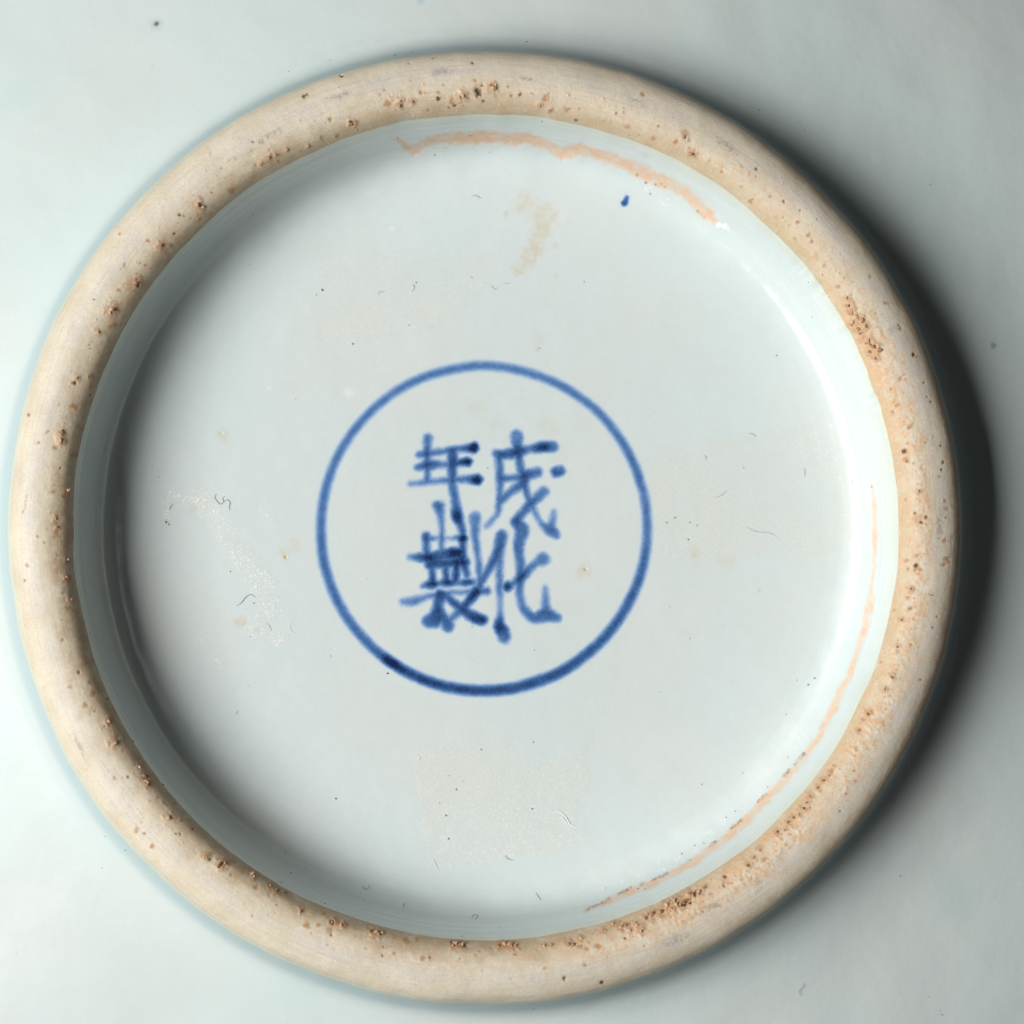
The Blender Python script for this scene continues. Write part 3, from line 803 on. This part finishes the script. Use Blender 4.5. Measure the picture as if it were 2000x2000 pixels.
for (x, y, ax, ay, ang_) in [(*p[:2], *q) for p, q in (
        (conv(C_TL, [(1255, 855)])[0], (13, 5, -25)), (conv(C_TL, [(1340, 815)])[0], (13, 4, -25)), (conv(C_TL, [(1460, 730)])[0], (26, 8, -27)), (conv(C_TL, [(1820, 520)])[0], (30, 6, -15)),
        (conv(C_TM, [(1050, 290)])[0], (22, 5, 8)), (conv(C_TM, [(600, 250)])[0], (30, 8, -5)), (conv(C_TM, [(1640, 410)])[0], (18, 6, 25)), (conv(C_BR, [(500, 1170)])[0], (10, 4, -20)),
        (conv(C_BR, [(250, 1300)])[0], (40, 10, -25)), (conv(C_BR, [(60, 1470)])[0], (10, 4, -15)), (conv(C_BM, [(1850, 1480)])[0], (30, 12, -20)), (conv(C_L, [(140, 900)])[0], (3, 24, 8)),
        (conv(C_BL, [(430, 440)])[0], (4, 34, -25)), (conv(C_R, [(1480, 900)])[0], (8, 45, 3)), (conv(C_TR, [(1220, 1640)])[0], (10, 10, 0)), (conv(C_TR, [(330, 650)])[0], (26, 9, 35)))]:
    a_ = math.radians(ang_); c_, s_ = math.cos(a_), math.sin(a_)
    ux = (RX - x) * c_ + (RY - y) * s_; uy = -(RX - x) * s_ + (RY - y) * c_
    grey = np.maximum(grey, .6 * (1 - sm(.1, 1.4, np.hypot(ux / ax, uy / ay) + rjx * .8)))
lumpy = (fbm(cxs / 5, sys_ / 5, Zz / 5, 2, 131) - .3) * 5 * np.clip(orange - .45, 0, 1) * edge
RV[:, 2] += U * (dz + lumpy) * sm(0, .05, across)
ring = mesh_np("foot_ring", RV, grid_faces(len(rr_), NA), mat_ring, bowl,
               dict(across=across, theta=RT, wash=wash, orange=orange, brown=brown, dark=dark, grey=grey))
ring["label"] = "rounded unglazed cream foot ring with rusty flecks and grit"


# --- grit fused to the foot
def grain_mesh(name, seed):
    import bmesh
    bm = bmesh.new()
    bmesh.ops.create_icosphere(bm, subdivisions=2, radius=1.0)
    q = np.array([v.co[:] for v in bm.verts])
    f = 1 + .9 * (fbm(q[:, 0] * 1.3 + seed * 7 + 20, q[:, 1] * 1.3 + 20, q[:, 2] * 1.3 + 20, 2, seed) - .5) + .5 * (vnoise(q[:, 0] * 3.5 + 30, q[:, 1] * 3.5 + 30, q[:, 2] * 3.5 + 30 + seed, seed) - .5)
    for v, k in zip(bm.verts, f):
        v.co *= k
    me = bpy.data.meshes.new(name); bm.to_mesh(me); bm.free()
    return me


grains = []
for i in range(9):
    g_ = grain_mesh("kiln_grit", i + 1); g_.materials.append(mats_grit[i % 3]); grains.append(g_)
rng = random.Random(11)
RC = np.stack([RX, RY], 1)
for k, x, y, r_ in SPOTS:
    if k != 'g':
        continue
    cnt = 3 if r_ >= 8 else 2 if r_ >= 6 else 1
    for q in range(cnt):
        rad = r_ * (.62 if q == 0 else rng.uniform(.26, .42))
        gx = x + (rng.uniform(-1, 1) * r_ * .85 if q else 0); gy = y + (rng.uniform(-1, 1) * r_ * .85 if q else 0)
        i_ = int(np.argmin((RX - gx) ** 2 + (RY - gy) ** 2))
        p = RV[i_]
        o = bpy.data.objects.new("kiln_grit", rng.choice(grains))
        COL.objects.link(o); o.parent = ring
        o.location = p + surf_normal(p) * rad * U * .15
        o.rotation_euler = (rng.uniform(0, 6), rng.uniform(0, 6), rng.uniform(0, 6))
        o.scale = (rad * U * rng.uniform(.8, 1.25), rad * U * rng.uniform(.7, 1.0), rad * U * rng.uniform(.5, .75))


# ------------------------------------------------------------------ lint lying on the porcelain
def lint(name, crop, pts, label, mat=mat_lint, rad=0.75, group=None):
    q = np.array([place(*c_[:2]) for c_ in conv(crop, pts)])
    c_ = catmull([tuple(v) for v in q], 7) if len(q) > 2 else np.linspace(q[0], q[1], 8)
    if len(q) == 2:
        v = q[1] - q[0]
        c_ = c_ + (np.sin(np.linspace(0, math.pi, 8))[:, None] * np.array([-v[1], v[0], 0]) * .12)
    k = len(c_); ns = 6
    V, F = [], []
    for i in range(k):
        t = c_[min(i + 1, k - 1)] - c_[max(i - 1, 0)]; t = t / (np.linalg.norm(t) + 1e-12)
        a = np.cross(t, [0, 0, 1]); a /= np.linalg.norm(a) + 1e-12
        b_ = np.cross(a, t)
        e_ = .52 * rad * (0.55 + .45 * min(1, 3 * min(i, k - 1 - i) / k))
        lift = .55 + .4 * math.sin(math.pi * i / (k - 1))
        for j in range(ns):
            s_ = 2 * math.pi * j / ns
            V.append(c_[i] + U * e_ * (a * math.cos(s_) + b_ * math.sin(s_)) + np.array([0, 0, U * lift]))
    for i in range(k - 1):
        for j in range(ns):
            F.append((i * ns + j, i * ns + (j + 1) % ns, (i + 1) * ns + (j + 1) % ns, (i + 1) * ns + j))
    o = mesh_np(name, np.array(V), np.array(F), mat)
    o["label"] = label; o["category"] = "lint"
    if group:
        o["group"] = group
    return o


LN = "lint_fibre"
lint(LN, C_TM, [(748, 921), (770, 915), (785, 922), (797, 932)], "short wavy dark fibre beside the yellow stain's upper end")
lint(LN, C_TM, [(848, 1406), (862, 1408), (872, 1421), (892, 1411)], "small wavy fibre below the yellow stain's foot", rad=.65)
lint(LN, C_TM, [(923, 1384), (933, 1391), (945, 1391), (956, 1386)], "tiny bowed fibre close under the yellow stain's foot", rad=.6)
lint(LN, C_TM, [(425, 1432), (438, 1418), (436, 1400), (430, 1396)], "small hooked fibre on the faint torn sticker residue", rad=.6)
lint(LN, C_TM, [(246, 1452), (250, 1434), (262, 1436), (280, 1428)], "pale angular fibre at the faint torn sticker residue's edge", rad=.5)
lint(LN, C_L, [(1166, 868), (1158, 885), (1170, 908), (1188, 924), (1205, 910), (1200, 890), (1215, 880)], "curled S-shaped dark fibre above the glue trail")
lint(LN, C_L, [(1208, 908), (1226, 900), (1240, 918), (1235, 940), (1241, 957)], "hooked dark fibre beside the S-shaped one above the glue trail")
lint(LN, C_L, [(1274, 1473), (1300, 1456), (1325, 1425), (1350, 1411), (1378, 1425)], "long arched dark fibre across the lower glue trail", rad=.9)
lint(LN, C_L, [(936, 925), (922, 934), (915, 955)], "short dark fibre at the glue trail's upper end", rad=.8)
lint(LN, C_L, [(1440, 1565), (1455, 1585), (1462, 1605)], "thin short fibre beside the lower glue trail", rad=.5)
lint(LN, C_L, [(1588, 1545), (1562, 1580), (1572, 1610), (1608, 1620)], "pale C-shaped fibre between glue trail and blue circle", rad=.5, mat=mat_lint_w)
lint(LN, C_R, [(447, 403), (470, 408), (488, 425)], "short bowed fibre above the broad faint residue", rad=.6)
lint(LN, C_R, [(437, 908), (480, 930), (540, 938), (575, 945), (603, 965)], "long thin fibre across the broad faint residue", rad=.55)
lint(LN, C_R, [(270, 750), (300, 738), (330, 710)], "thin straight fibre on the broad faint residue", rad=.5)
lint(LN, C_R, [(745, 588), (752, 612), (748, 640)], "thin upright fibre on the broad faint residue", rad=.5)
lint(LN, C_R, [(208, 522), (218, 530), (214, 546)], "tiny hooked fibre on the broad faint residue's corner", rad=.6)
lint(LN, C_R, [(1416, 1268), (1430, 1277), (1449, 1273)], "small dark fibre lying across the foot ring", rad=.9)
lint(LN, C_BM, [(750, 1362), (752, 1350), (768, 1342), (782, 1350), (772, 1362), (764, 1370)], "small looped dark fibre near the base's inner wall", rad=.65)
lint(LN, C_BM, [(928, 1020), (940, 1038), (955, 1046), (976, 1048)], "bowed dark fibre on the squarish residue's lower edge", rad=.65)
lint(LN, C_BM, [(1095, 1223), (1106, 1242), (1122, 1264)], "straight dark fibre between squarish residue and inner wall", rad=.8)
lint(LN, C_BM, [(163, 1186), (170, 1202), (184, 1205), (197, 1182)], "U-shaped dark fibre in the shaded edge of the base", rad=.65)
lint(LN, C_BM, [(388, 1275), (380, 1290), (382, 1302)], "tiny upright fibre in the shaded edge of the base", rad=.55)
lint(LN, C_BR, [(746, 1712), (741, 1730), (724, 1748), (721, 1765), (727, 1782)], "dark curved fibre on the bowl's outside below the foot", rad=.75)
lint(LN, C_BL, [(1272, 262), (1278, 250), (1285, 242)], "tiny dark fibre on the base near the inner wall's shadow", rad=.6)
lint(LN, C_BM, [(1195, 785), (1225, 788), (1250, 808), (1272, 842), (1285, 858), (1315, 870)], "white torn paper thread on the squarish residue", mat=mat_lint_w, rad=1.3)
lint(LN, C_BM, [(1218, 806), (1240, 820), (1262, 850)], "thin white paper thread beside the torn white one", mat=mat_lint_w, rad=.9)
lint(LN, C_BM, [(535, 1028), (548, 1060), (572, 1103)], "straight white paper thread at the squarish residue's corner", mat=mat_lint_w, rad=.8)
lint(LN, C_BM, [(455, 480), (470, 498), (462, 515)], "short white paper thread at the squarish residue's top corner", mat=mat_lint_w, rad=.8)

# dust specks, too many and too small to tell apart
V, F = [], []
rng = random.Random(5)


def speck(px, py, r_):
    p = place(px, py, .3)
    nrm = surf_normal(p)
    a = np.cross(nrm, [0, 1, 0]); a /= np.linalg.norm(a); b_ = np.cross(nrm, a)
    i0 = len(V)
    ph = rng.uniform(0, 6); el = rng.uniform(.6, 1)
    for j in range(6):
        t = j * math.pi / 3
        r2 = r_ * rng.uniform(.7, 1.2)
        lx, ly = r2 * math.cos(t), r2 * el * math.sin(t)
        V.append(p + U * (a * (lx * math.cos(ph) - ly * math.sin(ph)) + b_ * (lx * math.sin(ph) + ly * math.cos(ph))))
    V.append(p + U * nrm * r_ * .9)
    V.append(p - U * nrm * r_ * .9)
    for j in range(6):
        F.append((i0 + j, i0 + (j + 1) % 6, i0 + 6)); F.append((i0 + (j + 1) % 6, i0 + j, i0 + 7))


for crop, txt in ((C_TM, "450,1386,2 750,1358,2 410,1615,2.6 108,1716,2.8 550,698,2.2 608,660,1.8 740,594,1.8 945,598,1.8 1128,518,2 845,684,1.5 1710,907,2.4 1685,849,2 1770,854,1.8 1115,1738,1.8 1355,1380,1.8 1045,87,2.4 335,159,3 423,146,2"),
                  (C_TL, "1738,1563,3.4 1706,1590,1.8 1902,1853,2.6 1365,1157,2 1348,1425,2 1555,386,1.6 1778,324,1.6 880,130,1.6"),
                  (C_L, "1902,60,2.6 1595,355,2 895,1020,3.4 910,1033,2.4 1242,1286,1.8 1352,1638,2 1368,1458,2 822,722,1.5 855,778,1.5 395,1003,2"),
                  (C_BM, "800,453,2.4 665,668,2.4 610,808,2.4 624,933,2.4 1075,772,2.4 297,42,3 1080,412,2 16,717,2.4 628,593,1.6 705,620,1.6 575,740,1.6 1470,1199,1.8 1645,1203,2.6 1684,1204,2.4 1882,1013,2.2 168,1262,1.8 895,1410,1.8 1250,1417,1.8 695,1458,2 1080,1850,2 15,1300,2 118,1352,2"),
                  (C_R, "122,976,2.2 170,900,2 50,858,2 130,884,1.8 768,1760,2.4 803,1723,2.2 708,1735,1.6 1008,665,2 420,590,2 5,885,1.8 130,1510,1.6"),
                  (C_BR, "650,263,2 768,103,2.4 803,68,2.2 195,641,2 326,819,2.4 376,784,2 206,957,2.4 157,969,2.4 87,1013,2.2 660,494,1.8 1262,1135,1.8 1490,1882,3 1478,1860,2.4 1545,1868,1.8 1420,1785,1.8 550,655,2 415,580,1.6"),
                  (C_TR, "832,262,2 725,517,1.8 750,560,1.8 780,573,1.6 1425,857,1.8 505,455,2.2 598,1778,1.8 790,1570,2.2 770,1382,2 615,1172,2 655,1162,2 845,1345,2"),
                  (C_BL, "676,995,2.4 551,1092,2 568,920,1.8 1410,1567,1.6 1810,717,2.2 1567,1118,2.4 1540,1007,2 1645,1087,1.6 1337,108,1.6 883,642,2.2 718,407,2.2 1518,1168,2 1750,1283,2 1810,1302,2"),
                  (C_CI, "972,610,1.8 892,548,1.6 460,1658,2.4 410,1576,2 357,1177,1.2 170,1570,1.6 1850,1755,1.2 1210,1538,1.4 893,1420,1.8 1798,345,1.2 1887,890,1.4 1900,1320,1.2")):
    for t in txt.split():
        x, y, r_ = (float(q) for q in t.split(','))
        speck(crop[0] + x / crop[2], crop[1] + y / crop[2], r_ * .8)
for _ in range(25):
    speck(rng.uniform(30, 1970), rng.uniform(30, 1970), rng.uniform(.5, .8))
dust = mesh_np("dust_specks", np.array(V), np.array(F), mat_lint, smooth=False)
dust["kind"] = "stuff"
dust["label"] = "tiny dark dust specks scattered over the porcelain"
dust["category"] = "dust"
